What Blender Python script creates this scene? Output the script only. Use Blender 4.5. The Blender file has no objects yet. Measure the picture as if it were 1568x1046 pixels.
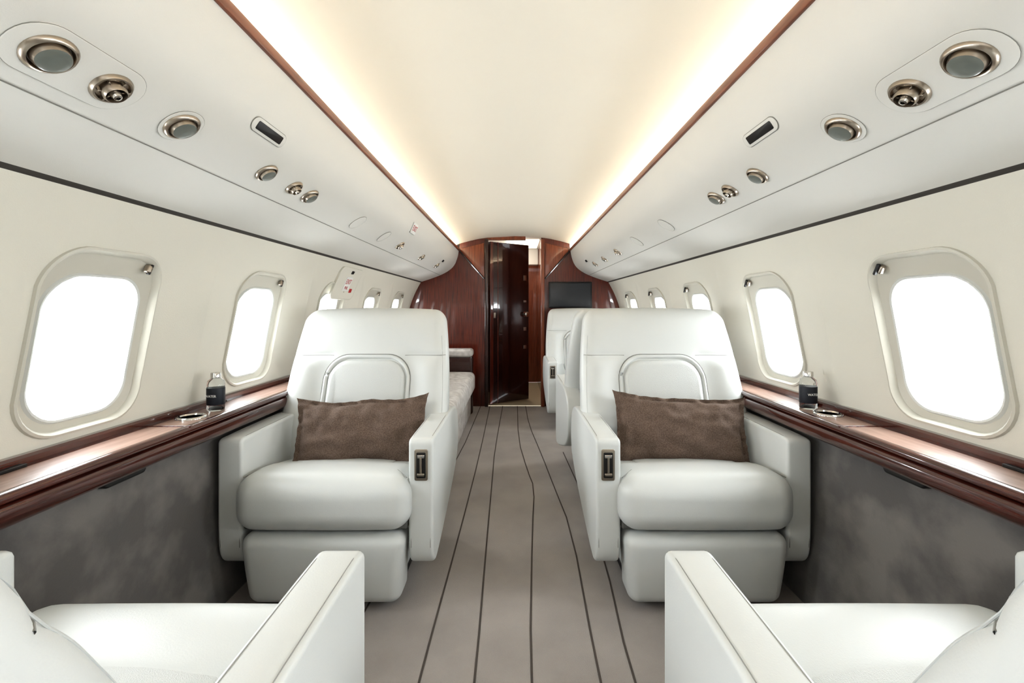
import bpy, bmesh, math, random
from mathutils import Vector, Matrix, noise
import numpy as np
random.seed(3)
H=1.07          # eye height
Y0,Y1=-1.51,5.0 # cabin extents
sc=bpy.context.scene
sc.view_settings.view_transform='Standard'
try: sc.view_settings.look='Medium High Contrast'
except Exception as ex: print('look',ex)
col=sc.collection

# ------------------------------------------------------------ materials
def lin(c):
    return tuple(((v/255)/12.92 if v/255<=0.04045 else ((v/255+0.055)/1.055)**2.4) for v in c)+(1,)
def mat(name,c,rough=.5,c2=None,nscale=5,metal=0,coat=0,bump=0,bscale=200,stretch=(1,1,1),detail=4,emis=None,estr=0,trans=0,spec=.5,ior=1.45,sheen=0,kind='noise',lo=.35,hi=.65,coatr=.05):
    m=bpy.data.materials.new(name); m.use_nodes=True
    nt=m.node_tree; N=nt.nodes; L=nt.links
    b=N['Principled BSDF']
    b.inputs['Base Color'].default_value=lin(c)
    b.inputs['Roughness'].default_value=rough
    b.inputs['Metallic'].default_value=metal
    b.inputs['Coat Weight'].default_value=coat
    b.inputs['Coat Roughness'].default_value=coatr
    b.inputs['Transmission Weight'].default_value=trans
    b.inputs['Specular IOR Level'].default_value=spec
    b.inputs['IOR'].default_value=ior
    b.inputs['Sheen Weight'].default_value=sheen
    tc=N.new('ShaderNodeTexCoord'); mp=N.new('ShaderNodeMapping'); mp.inputs['Scale'].default_value=stretch
    L.new(tc.outputs['Object'],mp.inputs['Vector'])
    if c2:
        n=N.new('ShaderNodeTexNoise'); n.inputs['Scale'].default_value=nscale; n.inputs['Detail'].default_value=detail
        L.new(mp.outputs[0],n.inputs['Vector'])
        r=N.new('ShaderNodeValToRGB'); r.color_ramp.elements[0].position=lo; r.color_ramp.elements[1].position=hi
        r.color_ramp.elements[0].color=lin(c); r.color_ramp.elements[1].color=lin(c2)
        L.new(n.outputs['Fac'],r.inputs[0]); L.new(r.outputs[0],b.inputs['Base Color'])
    if bump:
        if kind=='voronoi':
            n2=N.new('ShaderNodeTexVoronoi'); out='Distance'
        elif kind=='weave':
            n2=N.new('ShaderNodeTexChecker'); out='Fac'
        else:
            n2=N.new('ShaderNodeTexNoise'); out='Fac'
        n2.inputs['Scale'].default_value=bscale
        L.new(tc.outputs['Object'],n2.inputs['Vector'])
        bp=N.new('ShaderNodeBump'); bp.inputs['Strength'].default_value=bump; bp.inputs['Distance'].default_value=.002
        L.new(n2.outputs[out],bp.inputs['Height']); L.new(bp.outputs[0],b.inputs['Normal'])
    if emis:
        b.inputs['Emission Color'].default_value=lin(emis); b.inputs['Emission Strength'].default_value=estr
    return m
M={}
M['leather']=mat('leather_white',(206,208,206),.42,bump=.12,bscale=350)
M['leather2']=mat('leather_perforated',(201,203,201),.5,bump=.35,bscale=480,kind='voronoi')
M['seam']=mat('seam_thread',(142,142,138),.7)
M['piping']=mat('leather_piping',(188,190,188),.5)
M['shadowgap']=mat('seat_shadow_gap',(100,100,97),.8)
M['wall']=mat('wall_fabric',(212,209,198),.75,bump=.25,bscale=300)
M['psu']=mat('panel_paint',(212,210,204),.6,bump=.08,bscale=400)
M['pseam']=mat('panel_seam',(128,126,120),.7)
M['ceil']=mat('ceiling_vinyl',(234,228,215),.7)
M['frame']=mat('window_frame_plastic',(194,191,180),.4)
M['frame2']=mat('window_reveal_plastic',(198,199,195),.4)
M['gap']=mat('gap_rubber',(64,60,56),.7)
M['wood']=mat('mahogany',(66,20,11),.28,c2=(108,42,24),nscale=9,stretch=(12,12,.5),coat=1,detail=10)
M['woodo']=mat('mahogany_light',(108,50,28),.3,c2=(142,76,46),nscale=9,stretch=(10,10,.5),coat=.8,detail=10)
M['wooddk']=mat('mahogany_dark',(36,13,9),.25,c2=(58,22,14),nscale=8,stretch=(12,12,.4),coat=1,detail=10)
M['rail']=mat('mahogany_rail',(52,21,15),.22,c2=(82,36,25),nscale=9,stretch=(10,.5,10),coat=1,detail=8)
M['cove']=mat('cove_wood',(100,56,38),.35,c2=(134,80,56),nscale=9,stretch=(6,.6,6),coat=.4,detail=8)
M['ledge']=mat('ledge_veneer',(134,108,96),.38,c2=(156,129,116),nscale=7,stretch=(10,1,10),coat=.3,detail=8,coatr=.22)
M['suede']=mat('suede',(90,87,85),.95,c2=(116,112,108),nscale=7,detail=10,bump=.2,bscale=150,sheen=.3,lo=.42,hi=.62)
M['carpet']=mat('carpet_wool',(162,156,152),1,c2=(175,169,164),nscale=3,detail=10,bump=1,bscale=420)
M['stripe']=mat('carpet_stripe',(88,81,77),1)
M['pillow']=mat('linen_brown',(92,76,66),.95,c2=(116,99,88),nscale=260,detail=2,bump=.8,bscale=330,kind='weave')
M['steel']=mat('brushed_steel',(168,158,146),.3,metal=1)
M['chrome']=mat('chrome',(205,202,198),.14,metal=1)
M['lens']=mat('lamp_lens',(104,108,102),.35,coat=.5)
M['dark']=mat('dark_plastic',(28,26,25),.4)
M['black']=mat('black_screen',(48,50,54),.25,coat=.2)
M['label']=mat('bottle_label',(22,25,34),.5)
M['glass']=mat('bottle_glass',(240,244,244),.03,trans=1,ior=1.2)
M['white']=mat('white_plastic',(226,226,222),.5)
M['red']=mat('sign_red',(178,50,52),.5)
M['sofa']=mat('sofa_fabric',(200,196,191),.9,c2=(172,166,161),nscale=18,detail=3,bump=.3,bscale=250)
M['led']=mat('led_strip',(255,240,215),.5,emis=(255,242,222),estr=26)
M['tile']=mat('vestibule_floor',(196,184,160),.5)
M['vwhite']=mat('vestibule_light_panel',(240,236,225),.5,emis=(255,246,225),estr=1.5)
gm=bpy.data.materials.new('window_glazing'); gm.use_nodes=True
nt=gm.node_tree; nt.nodes.clear()
o=nt.nodes.new('ShaderNodeOutputMaterial'); mx=nt.nodes.new('ShaderNodeMixShader'); t=nt.nodes.new('ShaderNodeBsdfTransparent'); g=nt.nodes.new('ShaderNodeBsdfGlossy')
g.inputs['Roughness'].default_value=.05; mx.inputs[0].default_value=.05
nt.links.new(t.outputs[0],mx.inputs[1]); nt.links.new(g.outputs[0],mx.inputs[2]); nt.links.new(mx.outputs[0],o.inputs[0])
M['glazing']=gm

# ------------------------------------------------------------ mesh helpers
def new_obj(name,me,parent=None):
    ob=bpy.data.objects.new(name,me); col.objects.link(ob)
    if parent: ob.parent=parent
    return ob
def make_mesh(name,verts,faces,mats,fm=None,angle=40,merge=False):
    me=bpy.data.meshes.new(name); me.from_pydata([tuple(v) for v in verts],[],faces)
    if not isinstance(mats,(list,tuple)): mats=[mats]
    for m in mats: me.materials.append(M[m])
    if fm:
        for p,i in zip(me.polygons,fm): p.material_index=i
    bm=bmesh.new(); bm.from_mesh(me)
    if merge: bmesh.ops.remove_doubles(bm,verts=bm.verts,dist=1e-5)
    bmesh.ops.recalc_face_normals(bm,faces=bm.faces)
    bm.to_mesh(me); bm.free()
    for p in me.polygons: p.use_smooth=True
    me.set_sharp_from_angle(angle=math.radians(angle))
    return me
class Geo:
    """accumulates pieces into one mesh"""
    def __init__(s): s.v=[];s.f=[];s.m=[];s.mats=[]
    def add(s,vf,m,xf=None):
        v,f=vf; o=len(s.v)
        if m not in s.mats: s.mats.append(m)
        k=s.mats.index(m)
        for p in v:
            p=Vector(p); s.v.append(xf@p if xf else p)
        for q in f: s.f.append([i+o for i in q]); s.m.append(k)
        return s
    def obj(s,name,parent=None,angle=40):
        return new_obj(name,make_mesh(name,s.v,s.f,s.mats,s.m,angle),parent)
    def mesh(s,name,angle=40): return make_mesh(name,s.v,s.f,s.mats,s.m,angle)
def rbox(x0,x1,y0,y1,z0,z1,r,n=8,puff=(0,0,0),fn=None,cn=4):
    C=Vector(((x0+x1)/2,(y0+y1)/2,(z0+z1)/2)); Hh=((x1-x0)/2,(y1-y0)/2,(z1-z0)/2)
    r=min(r,*[h*.999 for h in Hh])
    def samp(h):
        L=[h-r+r*math.tan(math.radians(45*k/cn)) for k in range(cn+1)]
        mid=[-(h-r)+2*(h-r)*k/n for k in range(1,n)]
        return [-a for a in reversed(L)]+mid+L
    S=[samp(h) for h in Hh]
    idx={};V=[];F=[]
    def vid(c):
        key=tuple(round(a,6) for a in c)
        if key in idx: return idx[key]
        q=[max(-(h-r),min(h-r,a)) for a,h in zip(c,Hh)]
        d=Vector([a-b for a,b in zip(c,q)])
        if d.length>0: d.normalize()
        p=Vector(q)+d*r
        u=[max(-1,min(1,p[i]/Hh[i])) for i in range(3)]
        for i in range(3):
            if puff[i]:
                j,k=[a for a in range(3) if a!=i]
                p[i]+=puff[i]*u[i]*(1-u[j]**2)*(1-u[k]**2)
        p=p+C
        if fn: p=Vector(fn(p))
        idx[key]=len(V); V.append(p); return idx[key]
    for ax in range(3):
        a,b=[i for i in range(3) if i!=ax]
        for sg in (-1,1):
            for i in range(len(S[a])-1):
                for j in range(len(S[b])-1):
                    q=[]
                    for (ii,jj) in ((i,j),(i+1,j),(i+1,j+1),(i,j+1)):
                        c=[0,0,0]; c[ax]=sg*Hh[ax]; c[a]=S[a][ii]; c[b]=S[b][jj]; q.append(vid(c))
                    if len(set(q))==4: F.append(q)
    return V,F
def chaikin(p,k=2,closed=True):
    for _ in range(k):
        n=len(p); o=[]
        rng=range(n) if closed else range(n-1)
        if not closed: o.append(p[0])
        for i in rng:
            a=p[i]; b=p[(i+1)%n]
            o.append(tuple(.75*x+.25*y for x,y in zip(a,b))); o.append(tuple(.25*x+.75*y for x,y in zip(a,b)))
        if not closed: o.append(p[-1])
        p=o
    return p
def rrect(hw,hh,r,cx=0,cy=0,n=8):
    P=[]
    for (sx,sy,a0) in ((1,1,0),(-1,1,90),(-1,-1,180),(1,-1,270)):
        for k in range(n+1):
            a=math.radians(a0+90*k/n)
            P.append((cx+sx*(hw-r)+r*math.cos(a),cy+sy*(hh-r)+r*math.sin(a)))
    return P
def ccw(p):
    A=sum(p[i][0]*p[(i+1)%len(p)][1]-p[(i+1)%len(p)][0]*p[i][1] for i in range(len(p)))
    return p if A>0 else list(reversed(p))
def inset(p,d):
    n=len(p);o=[]
    for i in range(n):
        a=Vector(p[i-1]);b=Vector(p[i]);c=Vector(p[(i+1)%n])
        e1=(b-a);e2=(c-b)
        if e1.length<1e-9: e1=e2
        if e2.length<1e-9: e2=e1
        e1=e1.normalized();e2=e2.normalized()
        n1=Vector((-e1.y,e1.x));n2=Vector((-e2.y,e2.x))
        m=(n1+n2)
        m=m.normalized() if m.length>1e-6 else n1
        k=max(.5,m.dot(n1))
        o.append(tuple(b+m*(d/k)))
    return o
def prism(pts,a0,a1,r=0,axis='x',K=4,fn=None):
    pts=ccw(pts);n=len(pts);rings=[]
    if r>0:
        for k in range(K+1):
            th=math.pi/2*k/K; rings.append((inset(pts,r*(1-math.sin(th))),a0+r*(1-math.cos(th))))
        for k in range(K,-1,-1):
            th=math.pi/2*k/K; rings.append((inset(pts,r*(1-math.sin(th))),a1-r*(1-math.cos(th))))
    else: rings=[(pts,a0),(pts,a1)]
    V=[];F=[]
    for P,a in rings:
        for (p,q) in P:
            v={'x':(a,p,q),'y':(p,a,q),'z':(p,q,a)}[axis]
            V.append(fn(Vector(v)) if fn else v)
    for k in range(len(rings)-1):
        for i in range(n):
            j=(i+1)%n; F.append([k*n+i,k*n+j,(k+1)*n+j,(k+1)*n+i])
    F.append(list(range(n))[::-1]); F.append([(len(rings)-1)*n+i for i in range(n)])
    return V,F
def lathe(prof,n=32):
    V=[];F=[];m=len(prof)
    for i in range(n):
        a=2*math.pi*i/n
        for (r,z) in prof: V.append((r*math.cos(a),r*math.sin(a),z))
    for i in range(n):
        j=(i+1)%n
        for k in range(m-1): F.append([i*m+k,j*m+k,j*m+k+1,i*m+k+1])
    if prof[0][0]>1e-6: F.append([i*m for i in range(n)])
    if prof[-1][0]>1e-6: F.append([i*m+m-1 for i in range(n)][::-1])
    return V,F
def tube(pts,r,n=6,closed=False):
    pts=[Vector(p) for p in pts];V=[];F=[];m=len(pts)
    for i,p in enumerate(pts):
        if closed: t=pts[(i+1)%m]-pts[i-1]
        else: t=pts[min(i+1,m-1)]-pts[max(i-1,0)]
        t.normalize()
        up=Vector((0,0,1)) if abs(t.z)<.9 else Vector((1,0,0))
        a=t.cross(up).normalized();b=t.cross(a)
        for k in range(n):
            th=2*math.pi*k/n; V.append(p+r*(math.cos(th)*a+math.sin(th)*b))
    for i in range(m if closed else m-1):
        j=(i+1)%m
        for k in range(n):
            l=(k+1)%n; F.append([i*n+k,i*n+l,j*n+l,j*n+k])
    return V,F
def strip(prof,ya,yb,ny=1,s=1):
    V=[];F=[];m=len(prof)
    for k in range(ny+1):
        y=ya+(yb-ya)*k/ny
        for (x,z) in prof: V.append((s*x,y,z))
    for k in range(ny):
        for i in range(m-1): F.append([k*m+i,k*m+i+1,(k+1)*m+i+1,(k+1)*m+i])
    return V,F
def empty(name,loc=(0,0,0),rz=0):
    e=bpy.data.objects.new(name,None); e.empty_display_size=.1; e.location=loc; e.rotation_euler=(0,0,rz); col.objects.link(e); return e

# ------------------------------------------------------------ cabin cross-section
WP=[(.285,1.022),(.22,1.058),(.15,1.092),(0,1.147),(-.15,1.178),(-.3,1.19),(-.4,1.187)]
cf=np.polyfit([a for a,b in WP],[b for a,b in WP],3)
def XW(z): return float(np.polyval(cf,z-H))
ZT=H+.28; ZB=H-.385
PSU=chaikin([(.608,.626),(.622,.55),(.66,.455),(.75,.385),(.88,.331),(1.012,.289)],3,False)
for s,nm in ((-1,'left'),(1,'right')):
    g=Geo()
    g.add(strip([(x,H+z) for x,z in PSU],Y0,Y1,12,s),'psu')
    g.obj('overhead_panel_'+nm)
    g=Geo(); g.add(prism([(s*1.012,H+.290),(s*1.016,H+.2855),(s*1.024,H+.2800),(s*1.06,H+.277),(s*1.06,H+.31),(s*1.012,H+.31)],Y0,Y1,0,'y'),'gap'); g.obj('trim_gap_'+nm)
    g=Geo(); g.add(prism(rrect(.0065,.015,.005,s*.606,H+.637,3),Y0,Y1,0,'y'),'cove')
    g.add(prism([(s*.612,H+.625),(s*.71,H+.625),(s*.71,H+.629),(s*.612,H+.629)],Y0,Y1,0,'y'),'psu')
    g.obj('trim_cove_'+nm)
    xx=s*.665
    g=Geo()
    g.add(prism([(xx,H+.630),(xx+s*.01,H+.630),(xx+s*.01,H+.643),(xx,H+.643)],Y0+.02,Y1-.02,0,'y'),'led')
    g.obj('cove_led_strip')
def psu_at(q,s,y):
    for (a,b) in zip(PSU,PSU[1:]):
        fa=a[1]-q*a[0]; fb=b[1]-q*b[0]
        if fa>=0>=fb:
            t=fa/(fa-fb); x=a[0]+t*(b[0]-a[0]); z=a[1]+t*(b[1]-a[1])
            d=Vector((b[0]-a[0],0,b[1]-a[1])).normalized()
            nrm=Vector((d.z,0,-d.x)); 
            if nrm.z>0: nrm=-nrm
            nrm.x*=s
            Z=nrm.normalized(); Yv=Vector((0,1,0)); Xv=Yv.cross(Z)
            m=Matrix((Xv,Yv,Z)).transposed().to_4x4(); m.translation=Vector((s*x,y,H+z)); return m
for s,nm in ((-1,'left'),(1,'right')):
    m=psu_at(.444,s,0); p=m.translation; nz=m.to_3x3()@Vector((0,0,.0004))
    g=Geo(); g.add(tube([(p.x+nz.x,Y0,p.z+nz.z),(p.x+nz.x,Y1,p.z+nz.z)],.0014),'pseam'); g.obj('trim_seam_'+nm)
# ceiling
XCL=.72; top=lambda x:H+.785-.125*(abs(x)/XCL)**2.3
cp=[(-XCL+2*XCL*i/40,top(-XCL+2*XCL*i/40)) for i in range(41)]
g=Geo(); g.add(strip(cp,Y0,Y1,4),'ceil')
for s in (-1,1): g.add(strip([(XCL,H+.66),(XCL,H+.625)],Y0,Y1,1,s),'ceil')
g.obj('ceiling')
# floor + stripes
g=Geo(); g.add(([(-1.2,Y0,0),(1.2,Y0,0),(1.2,Y1,0),(-1.2,Y1,0)],[[0,1,2,3]]),'carpet')
def ribbon(P,w=.007,z=.0015):
    V=[];F=[]
    P=chaikin(P,1,False)
    for (x,y) in P: V+= [(x-w/2,y,z),(x+w/2,y,z)]
    for i in range(len(P)-1): F.append([2*i,2*i+1,2*i+3,2*i+2])
    return V,F
for P in ([(-.29,Y0),(-.275,1.3),(-.262,2.1),(-.255,3.3),(-.27,Y1)],
          [(-.10,Y0),(-.113,1.3),(-.128,2.1),(-.14,2.9),(-.15,3.4),(-.13,Y1)],
          [(.02,Y0),(.043,1.3),(.085,2.2),(.118,2.72),(.085,3.0),(.03,3.7),(.03,Y1)],
          [(.20,Y0),(.243,1.3),(.275,2.2),(.235,2.75),(.20,3.3),(.13,4.2),(.12,Y1)],
          [(.30,Y0),(.337,1.3),(.385,1.95),(.39,2.6),(.36,3.4)],
          [(-.55,Y0),(-.56,1.0),(-.5,2.2),(-.40,3.2),(-.37,Y1)]):
    g.add(ribbon(P),'stripe')
g.obj('floor')
# ------------------------------------------------------------ walls with window holes
PIT=.78
CY=[1.26-3*PIT+PIT*i for i in range(8)]
ZC=H-.088
def wpt(s,y,z,d=0): return Vector((s*(XW(z)+d),y,z))
NP=9
def rr(hw,hh,r): return rrect(hw,hh,r,0,0,NP)
HW=PIT/2
for s,nm in ((-1,'left'),(1,'right')):
    g=Geo()
    for cy in CY:
        loop=rr(.184,.245,.105); n=len(loop)
        top_=ZT-ZC; bot=ZB-ZC
        out=[]
        for (a,b) in loop:
            ta=HW/abs(a) if abs(a)>1e-6 else 1e9
            tb=(top_/b if b>0 else bot/b) if abs(b)>1e-6 else 1e9
            t=min(ta,tb); out.append([a*t,b*t])
        for (sx,zz) in ((1,top_),(-1,top_),(1,bot),(-1,bot)):
            c=(sx*HW,zz); k=min(range(n),key=lambda i:(out[i][0]-c[0])**2+(out[i][1]-c[1])**2); out[k]=list(c)
        V=[];F=[];R=7
        for k in range(R+1):
            t=k/R
            for a,b in zip(loop,out):
                V.append(wpt(s,cy+a[0]+(b[0]-a[0])*t,ZC+a[1]+(b[1]-a[1])*t))
        for k in range(R):
            for i in range(n):
                j=(i+1)%n; F.append([k*n+i,k*n+j,(k+1)*n+j,(k+1)*n+i])
        g.add((V,F),'wall')
    ye=CY[-1]+HW
    zs=[ZB+(ZT-ZB)*k/16 for k in range(17)]
    g.add(strip([(XW(z),z) for z in zs],ye,Y1,1,s),'wall')
    if CY[0]-HW>Y0: g.add(strip([(XW(z),z) for z in zs],Y0-.02,CY[0]-HW,1,s),'wall')
    g.obj('wall_'+nm,angle=60)
    g=Geo(); g.add(strip([(1.10,H-.40),(1.085,H-.46),(1.075,.3),(1.05,.0)],Y0,Y1,1,s),'suede'); g.obj('wall_lower_'+nm)
wi=0
for s in (-1,1):
    for ci,cy in enumerate(CY):
        wi+=1
        e=empty('window_%d'%wi)
        st=[(.186,.247,.107,0,.001,0),(.184,.245,.105,0,-.008,0),(.178,.239,.100,0,-.010,0),(.173,.234,.097,0,-.004,0),(.170,.231,.095,0,.010,0),
            (.160,.219,.094,-.004,.013,0),(.150,.198,.092,-.017,.016,0),(.146,.194,.090,-.017,.010,1),(.141,.189,.088,-.017,.012,1),(.138,.186,.086,-.017,.024,1),(.134,.182,.083,-.017,.058,1),
            (.127,.175,.078,-.017,.063,1),(.124,.172,.076,-.017,.072,1),(.121,.169,.074,-.017,.112,1)]
        V=[];F=[];fm=[]
        n=len(rr(.2,.2,.1))
        for (hw,hh,r,dz,d,mi) in st:
            for (a,b) in rr(hw,hh,r): V.append(wpt(s,cy+a,ZC+dz+b,d))
        for k in range(len(st)-1):
            for i in range(n):
                j=(i+1)%n; F.append([k*n+i,k*n+j,(k+1)*n+j,(k+1)*n+i]); fm.append(st[k+1][5])
        me=make_mesh('frame',V,F,['frame','frame2'],fm,35); new_obj('frame',me,e)
        V=[wpt(s,cy+a,ZC-.017+b,.065) for (a,b) in rr(.126,.174,.077)]
        me=make_mesh('pane',V,[list(range(n))],['glazing']); new_obj('pane',me,e)
        L=Geo(); z=ZC+.205; y=cy+.118
        p=wpt(s,y,z,-.002)
        L.add(rbox(-.008,.008,-.010,.010,-.013,.013,.005,2),'steel',Matrix.Translation(p)@Matrix.Rotation(s*.5,4,'X'))
        L.add(rbox(-.009,.002,-.004,.004,-.018,.018,.003,2),'dark',Matrix.Translation(p+Vector((-s*.006,0.004,0)))@Matrix.Rotation(s*.5,4,'X'))
        L.obj('latch',e)
        ld=bpy.data.lights.new('daylight','AREA'); ld.shape='RECTANGLE'; ld.size=.38; ld.size_y=.46; ld.energy=14.5; ld.color=(.92,.965,1)
        lo=bpy.data.objects.new('daylight_window',ld); lo.location=(s*1.345,cy,ZC+.02); lo.rotation_euler=(0,s*math.radians(90),0); col.objects.link(lo)
# ------------------------------------------------------------ ledges
for s,nm in ((-1,'left'),(1,'right')):
    g=Geo()
    rev=lambda P:[(s*x,z) for x,z in P]
    g.add(prism(rev([(1.20,H-.35),(1.172,H-.35),(1.165,H-.356),(1.165,H-.377),(1.20,H-.377)]),Y0,Y1,0,'y'),'rail')
    g.add(prism(rev([(1.20,H-.374),(1.045,H-.374),(1.045,H-.40),(1.20,H-.40)]),Y0,Y1,0,'y'),'ledge')
    g.add(prism(rev(chaikin([(1.05,H-.371),(1.02,H-.371),(1.016,H-.394),(1.05,H-.394)],2)),Y0,Y1,0,'y'),'rail')
    g.add(prism(rev(chaikin([(1.10,H-.393),(1.024,H-.393),(1.012,H-.41),(1.02,H-.44),(1.045,H-.452),(1.10,H-.452)],2)),Y0,Y1,0,'y'),'rail')
    g.add(prism(rev([(1.152,H-.3738),(1.166,H-.3738),(1.166,H-.3728),(1.152,H-.3728)]),Y0,Y1,0,'y'),'rail')
    for yy in (1.0,1.75,2.6): g.add(rbox(min(s*1.150,s*1.168),max(s*1.150,s*1.168),yy,yy+.08,H-.374,H-.366,.002,1),'dark')
    for yy in (1.44,2.35): g.add(rbox(min(s*1.02,s*1.166),max(s*1.02,s*1.166),yy,yy+.003,H-.3745,H-.3705,.001,1),'rail')
    P=rrect(.070,.017,.015,1.255,H-.456,5)
    g.add(prism(P,min(s*1.064,s*1.098),max(s*1.064,s*1.098),.006,'x'),'dark')
    g.obj('trim_ledge_'+nm)
# ------------------------------------------------------------ bulkheads
secR=[(1.19,0),(1.19,H-.4)]+[(XW(H+a)+.005,H+a) for a in (-.4,-.3,-.15,0,.15,.28)]+[(x,H+z) for x,z in reversed(PSU)]
def sec(xa,s):
    P=[(x,z) for x,z in secR]
    P+= [(.60,top(.6)),(.5,top(.5)),(.4,top(.4)),(xa,top(xa)),(xa,0)]
    return [(s*x,z) for x,z in P]
g=Geo()
g.add(prism(sec(.30,-1),Y1-.01,Y1+.03,0,'y'),'wood')
g.add(prism(sec(.29,1),Y1-.01,Y1+.03,0,'y'),'wood')
g.add(prism([(-.30,H+.745),(.12,H+.745),(.12,top(.12)),(0,top(0)),(-.30,top(.3))],Y1-.01,Y1+.03,0,'y'),'woodo')
g.obj('wall_forward')
g=Geo()
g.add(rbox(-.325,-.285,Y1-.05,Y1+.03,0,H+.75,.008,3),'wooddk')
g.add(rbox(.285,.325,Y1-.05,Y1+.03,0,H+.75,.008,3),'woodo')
for s in (-1,1):
    g.add(prism([(s*.33,H+.71),(s*.585,H+.65),(s*.585,H+.62),(s*.33,H+.33)],Y1-.03,Y1-.009,.005,'y'),'woodo')
    g.add(tube([(s*.595,Y1-.03,H+.62),(s*.33,Y1-.03,H+.32)],.008),'wooddk')
g.obj('trim_door_frame')
d=empty('door_1',(-.285,Y1+.06,0),math.radians(34))
g=Geo()
g.add(rbox(0,.53,-.02,.02,.01,H+.735,.006,4),'wooddk')
for (xa,xb) in ((.003,.045),(.10,.11)): g.add(rbox(xa,xb,-.024,-.018,.01,H+.735,.002,2),'wood')
g.obj('leaf',d)
g=Geo()
g.add(rbox(.05,.075,-.028,-.018,.96,1.02,.002,1),'steel')
for zz,hh in ((1.42,.03),(1.15,.012),(.83,.02),(.62,.02)):
    g.add(rbox(.455,.49,-.028,-.018,zz-hh,zz+hh,.002,1),'steel')
X=Matrix.Translation((.47,-.02,1.0))@Matrix.Rotation(math.pi/2,4,'X')
g.add(lathe([(0,0),(.028,0),(.028,.006),(.012,.01),(.012,.03),(.026,.036),(.028,.05),(.018,.06),(0,.062)],24),'chrome',X)
g.obj('handle',d)
g=Geo()
g.add(prism([(-.9,Y1+.03),(.9,Y1+.03),(.9,6.6),(-.9,6.6)],-.03,0,0,'z'),'tile'); g.obj('floor_vestibule')
g=Geo()
g.add(rbox(.33,.37,Y1+.03,6.6,0,1.9,.004,1),'woodo'); g.add(rbox(-.9,.9,6.6,6.64,0,1.9,.004,1),'woodo'); g.add(rbox(-.9,-.86,Y1+.03,6.6,0,1.9,.004,1),'wood')
g.add(rbox(.05,.33,6.4,6.6,1.68,1.9,.01,1),'white')
g.obj('wall_vestibule')
g=Geo(); g.add(rbox(-.9,.4,Y1+.03,6.64,1.9,1.93,.004,1),'white'); g.add(rbox(-.1,.3,5.5,6.2,1.88,1.9,.004,1),'vwhite'); g.obj('ceiling_vestibule')
ld=bpy.data.lights.new('vest','POINT'); ld.energy=8; ld.shadow_soft_size=.1; ld.color=(1,.9,.75)
lo=bpy.data.objects.new('vestibule_lamp',ld); lo.location=(.0,5.9,1.6); col.objects.link(lo)
m_=empty('wall_monitor')
g=Geo(); g.add(rbox(.37,.84,Y1-.045,Y1-.01,H+.0,H+.285,.008,2),'dark'); g.add(rbox(.385,.825,Y1-.048,Y1-.04,H+.015,H+.27,.002,1),'black'); g.obj('screen',m_)
g=Geo(); g.add(prism([(-x,z) for x,z in secR]+[(0,top(0))]+[(x,z) for x,z in reversed(secR)],Y0-.03,Y0,0,'y'),'wall'); g.obj('wall_aft')

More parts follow.
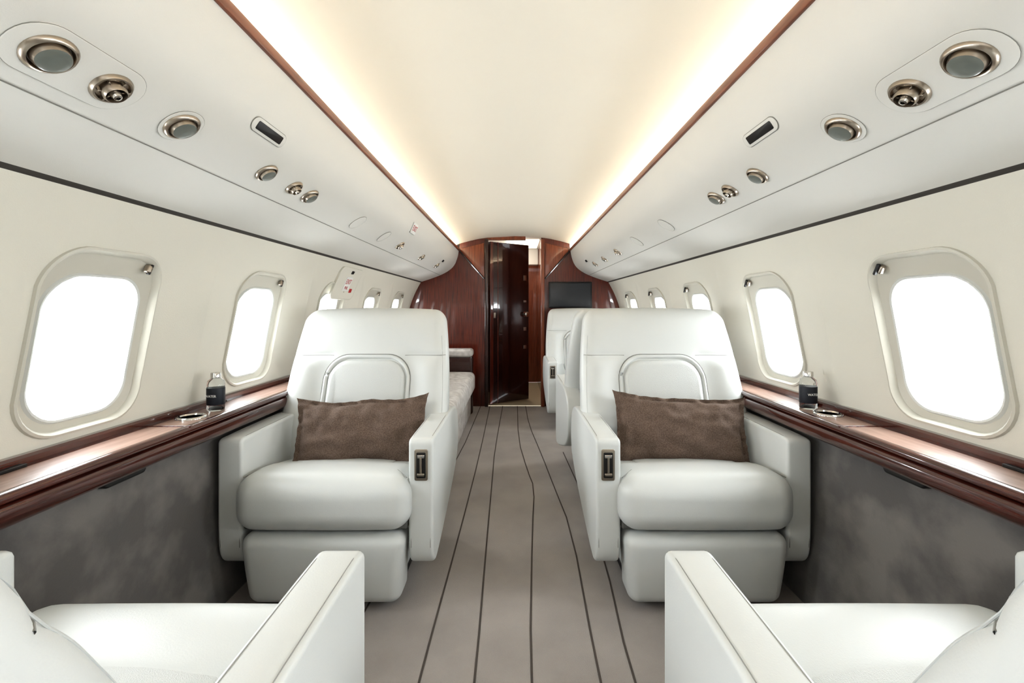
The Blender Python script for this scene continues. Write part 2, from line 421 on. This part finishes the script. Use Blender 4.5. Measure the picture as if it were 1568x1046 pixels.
# ------------------------------------------------------------ chair
def lean(z,rec=0): 
    t=z-.55
    return .40+ (t*.36 if t>0 else t*.15) + (rec*max(0,z-.42) )
def sm(a,b,x):
    t=max(0,min(1,(x-a)/(b-a))); return t*t*(3-2*t)
def build_chair_meshes(rec):
    out=[]
    prof=chaikin([(0,.565),(0,.605),(.05,.607),(.30,.607),(.46,.607),(.60,.60),(.70,.56),(.735,.46),(.72,.36),(.62,.29),(.45,.235),(.25,.18),(.10,.145),(.045,.145),(.01,.18),(0,.25),(0,.40)],2)
    for s in (-1,1):
        g=Geo(); xs=sorted((s*.295,s*.383))
        g.add(prism(prof,xs[0],xs[1],.012,'x',4),'leather')
        for xx in (s*.305,s*.373):
            g.add(tube([(xx,.003,.22),(xx,.002,.40),(xx,.0025,.57),(xx,.010,.602),(xx,.05,.6062),(xx,.3,.607),(xx,.5,.6035)],.0010),'seam')
        out.append(('armrest_%s'%('l' if s<0 else 'r'),g.mesh('armrest',35)))
    g=Geo()
    def sl(p):
        t=sm(.02,.44,p.y)
        return Vector((p.x,p.y,p.z-.055*t))
    g.add(rbox(-.306,.306,-.062,.20,.290,.485,.070,12,(.004,.006,.006),sl),'leather')
    g.add(rbox(-.290,.290,.08,.55,.30,.478,.035,10,(0,0,.006),sl),'leather')
    g.add(rbox(-.200,.200,.060,.55,.36,.484,.012,10,(0,0,.010),sl),'leather2')
    for s in (-1,1):
        g.add(tube([sl(Vector(v)) for v in ((s*.203,.12,.4845),(s*.215,.08,.486),(s*.25,.035,.484),(s*.29,.0,.470))],.002),'seam')
    g.add(tube([sl(Vector(v)) for v in ((-.20,.058,.485),(-.1,.055,.488),(0,.054,.489),(.1,.055,.488),(.20,.058,.485))],.002),'seam')
    out.append(('seat_cushion',g.mesh('seat_cushion')))
    g=Geo()
    def tp(p):
        t=max(0,min(1,(.285-p.z)/.27)); return Vector((p.x*(1-.07*t),p.y+.03*t*t,p.z))
    g.add(rbox(-.288,.288,-.045,.10,.022,.280,.042,8,(0,.006,0),tp),'leather')
    g.add(rbox(-.262,.262,.03,.62,.012,.32,.03,4,(0,0,0),lambda p:Vector((p.x*(1-.10*max(0,(.3-p.z)/.3)),p.y,p.z))),'leather')
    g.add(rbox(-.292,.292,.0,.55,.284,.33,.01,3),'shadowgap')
    g.add(rbox(-.24,.24,.05,.60,0,.03,.01,2),'dark')
    out.append(('footrest_base',g.mesh('base')))
    def zs(x): return .846+.004*(abs(x)/.3)**2   # yoke seam height
    def relief(x,z):
        ax=abs(x)
        y=-.012*math.exp(-((z-.955)/.060)**2)*(1-sm(.24,.37,ax))       # head cushion
        low=1-sm(.80,.85,z)
        y+=-.014*low*math.exp(-((ax-.285)/.055)**2)                      # side bolsters
        y+=.007*math.exp(-((z-zs(x))/.011)**2)*sm(.15,.20,ax)            # yoke crease
        return y
    def bk(p):
        z=p.z; t=max(0,min(1,(z-.62)/.46)); w=1-.10*t*t-.02*t
        u=abs(p.x)/.37
        fr=1-sm(0,.06,p.y)
        y=p.y+lean(z,rec)-.035*u**3.5*(1-.5*t)+fr*relief(p.x,z)
        zz=z+.012*(1-u*u)*t
        return Vector((p.x*w,y,zz))
    def surf(x,z,o=0):
        ux=x/.37;uz=(z-.71)/.35
        y=-.010*(1-min(1,ux*ux))*(1-min(1,uz*uz))
        e=abs(x)-.312
        if e>0: y+=.058-math.sqrt(max(0,.058**2-e*e))
        return bk(Vector((x,y-o,z)))
    g=Geo()
    g.add(rbox(-.37,.37,0,.15,.36,1.06,.058,58,(0,.010,0),bk,5),'leather')
    def lm(p):
        q=surf(p.x,p.z,0); return Vector((q.x,q.y+p.y,q.z))
    pad=rrect(.176,.188,.085,0,.638,8)
    g.add(prism(pad,-.020,.03,.020,'y',5,lm),'leather2')
    g.add(tube([surf(x,z,-.001) for x,z in rrect(.190,.202,.098,0,.638,10)],.010,8,True),'leather')
    g.add(tube([surf(x,z,.0002) for x,z in rrect(.201,.213,.106,0,.638,10)],.0020,6,True),'seam')
    for s in (-1,1):
        g.add(tube([surf(s*x,zs(x),.0002) for x in [.17+.012*i for i in range(17)]],.0015),'seam')
        g.add(tube([surf(s*.350,.46+.02*i,.0) for i in range(25)],.0010),'piping')
    out.append(('backrest',g.mesh('backrest',50)))
    return out
CH={k:build_chair_meshes(k) for k in (0,.155)}
def ctrl_mesh():
    g=Geo()
    g.add(prism(rrect(.0235,.055,.006,0,.515,4),-.005,.002,.002,'y'),'steel')
    g.add(prism(rrect(.0165,.045,.004,0,.515,4),-.0065,.0,.001,'y'),'dark')
    g.add(rbox(-.004,.004,-.012,-.004,.485,.545,.003,2),'steel')
    g.add(rbox(-.013,.013,-.013,-.005,.478,.488,.003,2),'steel')
    g.add(rbox(-.013,.013,-.010,-.004,.540,.552,.003,2),'chrome')
    return g.mesh('control')
CM=ctrl_mesh()
def chair(x,yf,back=False,aisle=1,rec=0):
    e=empty('cabin_armchair',(x,yf,0),math.pi if back else 0)
    for n,me in CH[rec]: new_obj(n,me,e)
    c=new_obj('recline_control',CM,e); c.location=(aisle*.341,0,0)
    return e
XC=.672
chair(-XC,1.62,False,1); chair(XC,1.62,False,-1)
chair(-XC,.89,True,-1,.155); chair(XC,.89,True,1,.155)
chair(XC,3.22,True,1); chair(XC,3.97,False,-1)
# ------------------------------------------------------------ pillows
def pillow(x,y,z,rx,rz,ry,seed):
    V=[];F=[];n=60;m=40;W=.272;Hh=.150;T=.062
    for sd in (1,-1):
        for j in range(m+1):
            for i in range(n+1):
                u=-1+2*i/n; v=-1+2*j/m
                px=u*W*(1-.05*(1-v*v)+.02*abs(v)**8); pz=v*Hh*(1-.11*(1-abs(u)**2.4)+.04*abs(u)**10)
                uu=min(1,abs(u)/.925); vv=min(1,abs(v)/.88)
                t=T*((1-uu**2.6)**.6)*((1-vv**2.4)**.6)
                k=min(1,t/.02)
                nn=noise.noise(Vector((u*2.6+seed,v*2.8,sd*2)))*.020*k+noise.noise(Vector((u*6+seed,v*4,sd*4)))*.010*k
                fl=noise.noise(Vector((u*8+seed,v*8,3)))*.014
                fold=.009*math.sin(12*math.atan2(v,u)+seed)*max(0,(u*u+v*v-.6))*k
                V.append(Vector((px,sd*(t+.0025+nn+fold)+fl*(1-k),pz+.008*noise.noise(Vector((u*2+seed,0,9))))))
        o=(0 if sd==1 else (n+1)*(m+1))
        for j in range(m):
            for i in range(n):
                a=o+j*(n+1)+i; q=[a,a+1,a+n+2,a+n+1]; F.append(q if sd==1 else q[::-1])
    o=(n+1)*(m+1); B=[i for i in range(n+1)]+[j*(n+1)+n for j in range(1,m+1)]+[m*(n+1)+i for i in range(n-1,-1,-1)]+[j*(n+1) for j in range(m-1,0,-1)]
    for k in range(len(B)):
        a=B[k];b=B[(k+1)%len(B)]; F.append([a,b,b+o,a+o])
    me=make_mesh('throw_pillow',V,F,'pillow',None,80)
    ob=new_obj('throw_pillow',me); ob.location=(x,y,z); ob.rotation_euler=(rx,ry,rz)
pillow(-.636,1.890,.552,math.radians(-22),math.radians(3),math.radians(-2),1.3)
pillow(.686,1.890,.562,math.radians(-22),math.radians(-4),math.radians(2.5),5.1)
# ------------------------------------------------------------ sofa
e=empty('divan_sofa')
g=Geo()
g.add(rbox(-1.03,-.44,2.75,4.62,.0,.26,.02,4),'sofa')
for k in range(3):
    a=2.76+.60*k; g.add(rbox(-.96,-.39,a,a+.59,.25,.44,.05,8,(0,0,.012)),'sofa')
    g.add(rbox(-1.04,-.88,a,a+.59,.42,.74,.05,8,(.012,0,0)),'sofa')
g.obj('upholstery',e)
g=Geo(); g.add(rbox(-1.03,-.42,4.58,4.70,0,.60,.03,4),'wooddk'); g.add(rbox(-1.03,-.42,4.55,4.72,.58,.66,.03,5),'sofa')
g.add(rbox(-1.03,-.42,2.62,2.74,0,.60,.03,4),'sofa'); g.obj('end_arm',e)
# ------------------------------------------------------------ overhead fittings
def reading_light(r):
    g=Geo()
    g.add(lathe([(r*1.12,0),(r*1.12,.003),(r*1.0,.008),(r*.9,.009),(r*.82,.004),(r*.8,-.004)],36),'steel')
    g.add(lathe([(r*.86,.0005),(r*.78,.0005)],36),'dark')
    g.add(lathe([(r*.80,-.002),(r*.78,.008),(r*.70,.015),(r*.66,.0145)],36),'steel')
    g.add(lathe([(r*.70,.0148),(r*.62,.0165),(r*.3,.0175),(0,.018)],36),'lens')
    return g.mesh('reading_light')
def gasper(r):
    g=Geo()
    g.add(lathe([(r*1.15,0),(r*1.15,.003),(r*1.02,.008),(r*.92,.008),(r*.86,.002)],36),'steel')
    g.add(lathe([(r*.90,.0015),(0,.001)],36),'dark')
    g.add(lathe([(r*.66,.0),(r*.66,.016),(r*.56,.020),(r*.50,.012),(r*.48,.0)],30),'steel')
    g.add(lathe([(r*.34,.0),(r*.34,.016),(r*.22,.024),(r*.12,.025),(r*.1,.015),(0,.014)],24),'chrome')
    for k in range(6):
        a=k*math.pi/3; g.add(rbox(r*.3,r*.85,-.0015,.0015,.0,.012,.001,1),'steel',Matrix.Rotation(a,4,'Z'))
    return g.mesh('air_vent')
def cover(r):
    g=Geo(); g.add(lathe([(r,0),(r,.0015),(r*.93,.003),(r*.9,.0018),(0,.0018)],36),'psu'); g.add(tube([(r*math.cos(a),r*math.sin(a),.001) for a in [i*math.pi/18 for i in range(36)]],.001,5,True),'pseam'); return g.mesh('round_cover')
RL=reading_light(.034); RS=reading_light(.030); GA=gasper(.030); CV=cover(.045); GS=gasper(.026)
def plate(name,m,ya,yb,w):
    g=Geo(); P=rrect(w,(yb-ya)/2,w*.95,0,(ya+yb)/2-m.translation.y,8)
    g.add(prism(P,-.004,.0018,.0015,'z',3),'psu')
    g.add(tube([(x,y,.0003) for x,y in P],.0007,5,True),'pseam')
    o=g.obj(name); o.matrix_world=m
for s in (-1,1):
    XQ=psu_at(.547,s,0).translation.x
    yy=lambda px: 700*abs(XQ)/abs(px-788)
    if s<0: L=[(75,RL),(170,GA),(278,RL),(408,RS),(450,GS),(474,RS),(548,CV),(588,CV),(612,GA),(645,RS),(668,RS)]
    else: L=[(1485,RL),(1393,GA),(1291,RL),(1160,RS),(1118,GS),(1097,RS),(1020,CV),(975,CV),(946,GA),(926,RS),(912,RS)]
    for px,me in L:
        o=new_obj(me.name.split('.')[0],me); o.matrix_world=psu_at(.547,s,yy(px))
    a,b=yy(L[0][0]),yy(L[1][0]); plate('light_plate',psu_at(.547,s,(a+b)/2),a-.06,b+.055,.052)
    a=yy(L[2][0]); plate('light_plate',psu_at(.547,s,a),a-.045,a+.045,.046)
    m=psu_at(.715,s,1.225)
    g=Geo(); g.add(prism(rrect(.019,.078,.0185,0,0,8),-.002,.003,.0015,'z',3),'psu'); g.add(tube([(x,y,.001) for x,y in rrect(.019,.078,.0185,0,0,8)],.0013,5,True),'pseam')
    g.add(prism(rrect(.0115,.060,.004,0,0,4),0,.0042,.001,'z',2),'dark')
    o=g.obj('speaker_slot'); o.matrix_world=m
    m=psu_at(.66,s,4.3); g=Geo(); g.add(rbox(-.012,.012,-.02,.02,0,.01,.004,2),'dark'); o=g.obj('sensor_block'); o.matrix_world=m
def text_geo(txt,size):
    c=bpy.data.curves.new('t','FONT'); c.body=txt; c.size=size; c.align_x='CENTER'; c.align_y='CENTER'; c.extrude=.0004
    o=bpy.data.objects.new('t',c); col.objects.link(o); bpy.context.view_layer.update()
    me=bpy.data.meshes.new_from_object(o.evaluated_get(bpy.context.evaluated_depsgraph_get()))
    V=[v.co.copy() for v in me.vertices]; F=[list(p.vertices) for p in me.polygons]
    bpy.data.objects.remove(o); bpy.data.curves.remove(c); return V,F
m=psu_at(.787,-1,2.9)
g=Geo(); g.add(rbox(-.055,.055,-.035,.035,0,.008,.003,2),'white'); g.add(text_geo('EXIT',.05),'red',Matrix.Translation((0,0,.0085)))
o=g.obj('exit_sign'); o.matrix_world=m@Matrix.Rotation(math.radians(90),4,'Z')
# emergency-exit cover, follows the wall curve
ey,ez=2.94,H+.155
def onwall(vf): 
    return [wpt(-1,ey+p[0],ez+p[1],-p[2]) for p in [Vector(v) for v in vf[0]]],vf[1]
def plate_grid(hw,hh,r,zt,n=12):
    V=[];F=[];P0=rrect(hw,hh,r,0,0,8);m=len(P0)
    V+=[(x,y,-.002) for x,y in P0]
    V+=[(x,y,zt-.003) for x,y in P0]
    for k in range(n):
        f=1-(k+.25)/n; V+=[(x*f,y*f,zt) for x,y in P0]
    for k in range(n+1):
        for i in range(m):
            j=(i+1)%m; F.append([k*m+i,k*m+j,(k+1)*m+j,(k+1)*m+i])
    F.append([(n+1)*m+i for i in range(m)])
    return V,F
g=Geo(); g.add(onwall(plate_grid(.185,.100,.04,.014)),'wall')
g.add(onwall(plate_grid(.052,.045,.006,.017,6)),'white')
def lift(vf,dx,dy): return [(p[0]+dx,p[1]+dy,p[2]+.0178) for p in vf[0]],vf[1]
g.add(onwall(lift(text_geo('EXIT',.042),0,.012)),'red'); g.add(onwall(lift(text_geo('PULL',.026),0,-.026)),'red')
g.add(onwall(([(p[0]+.095,p[1]-.04,p[2]) for p in plate_grid(.022,.013,.004,.017,2)[0]],plate_grid(.022,.013,.004,.017,2)[1])),'red')
g.add(onwall(([(p[0],p[1]+.072,p[2]) for p in plate_grid(.02,.010,.004,.018,2)[0]],plate_grid(.02,.010,.004,.018,2)[1])),'dark')
g.obj('emergency_exit_placard')
# ------------------------------------------------------------ ledge items
ZL=H-.374
for s,yb,yc in ((-1,1.68,1.56),(1,1.71,1.61)):
    e=empty('water_bottle',(s*1.098,yb,ZL))
    g=Geo()
    g.add(lathe([(0,.002),(.026,.0),(.029,.004),(.029,.095),(.026,.108),(.015,.118),(.0135,.122)],32),'glass')
    g.add(lathe([(.0295,.022),(.0298,.023),(.0298,.082),(.0295,.083)],32),'label')
    g.add(lathe([(.0155,.118),(.0165,.119),(.0165,.136),(.0155,.138),(0,.138)],24),'chrome')
    g.obj('bottle_body',e)
    g=Geo(); g.add(text_geo('WATER',.012),'white',Matrix.Rotation(math.pi/2,4,'X')); 
    o=g.obj('label_text',e); o.location=(0,-.0305,.055)
    g=Geo()
    g.add(lathe([(.046,0),(.046,.003),(.043,.007),(.038,.007),(.036,.0022)],36),'chrome')
    g.add(lathe([(.0365,.0022),(.02,.0016),(0,.0015)],36),'dark')
    o=g.obj('cup_holder'); o.location=(s*1.105,yc,ZL)
# ------------------------------------------------------------ lights / world
w=bpy.data.worlds.new('sky'); sc.world=w; w.use_nodes=True
w.node_tree.nodes['Background'].inputs[0].default_value=(.93,.97,1,1); w.node_tree.nodes['Background'].inputs[1].default_value=2.5
ld=bpy.data.lights.new('aft','AREA'); ld.shape='RECTANGLE'; ld.size=1.6; ld.size_y=.7; ld.energy=4; ld.color=(.98,.98,1)
lo=bpy.data.objects.new('aft_fill_light',ld); lo.location=(0,-1.3,1.45); lo.rotation_euler=(math.radians(78),0,0); col.objects.link(lo)  # added fill behind the camera to lift camera-facing seat fronts, not a cabin fitting
# ------------------------------------------------------------ camera
cd=bpy.data.cameras.new('cam'); cd.sensor_width=36; cd.lens=700/1568*36; cd.shift_x=-4/1568; cd.shift_y=-51/1568; cd.clip_start=.02
co=bpy.data.objects.new('camera',cd); co.location=(0,0,H); co.rotation_euler=(math.pi/2,0,0); col.objects.link(co); sc.camera=co
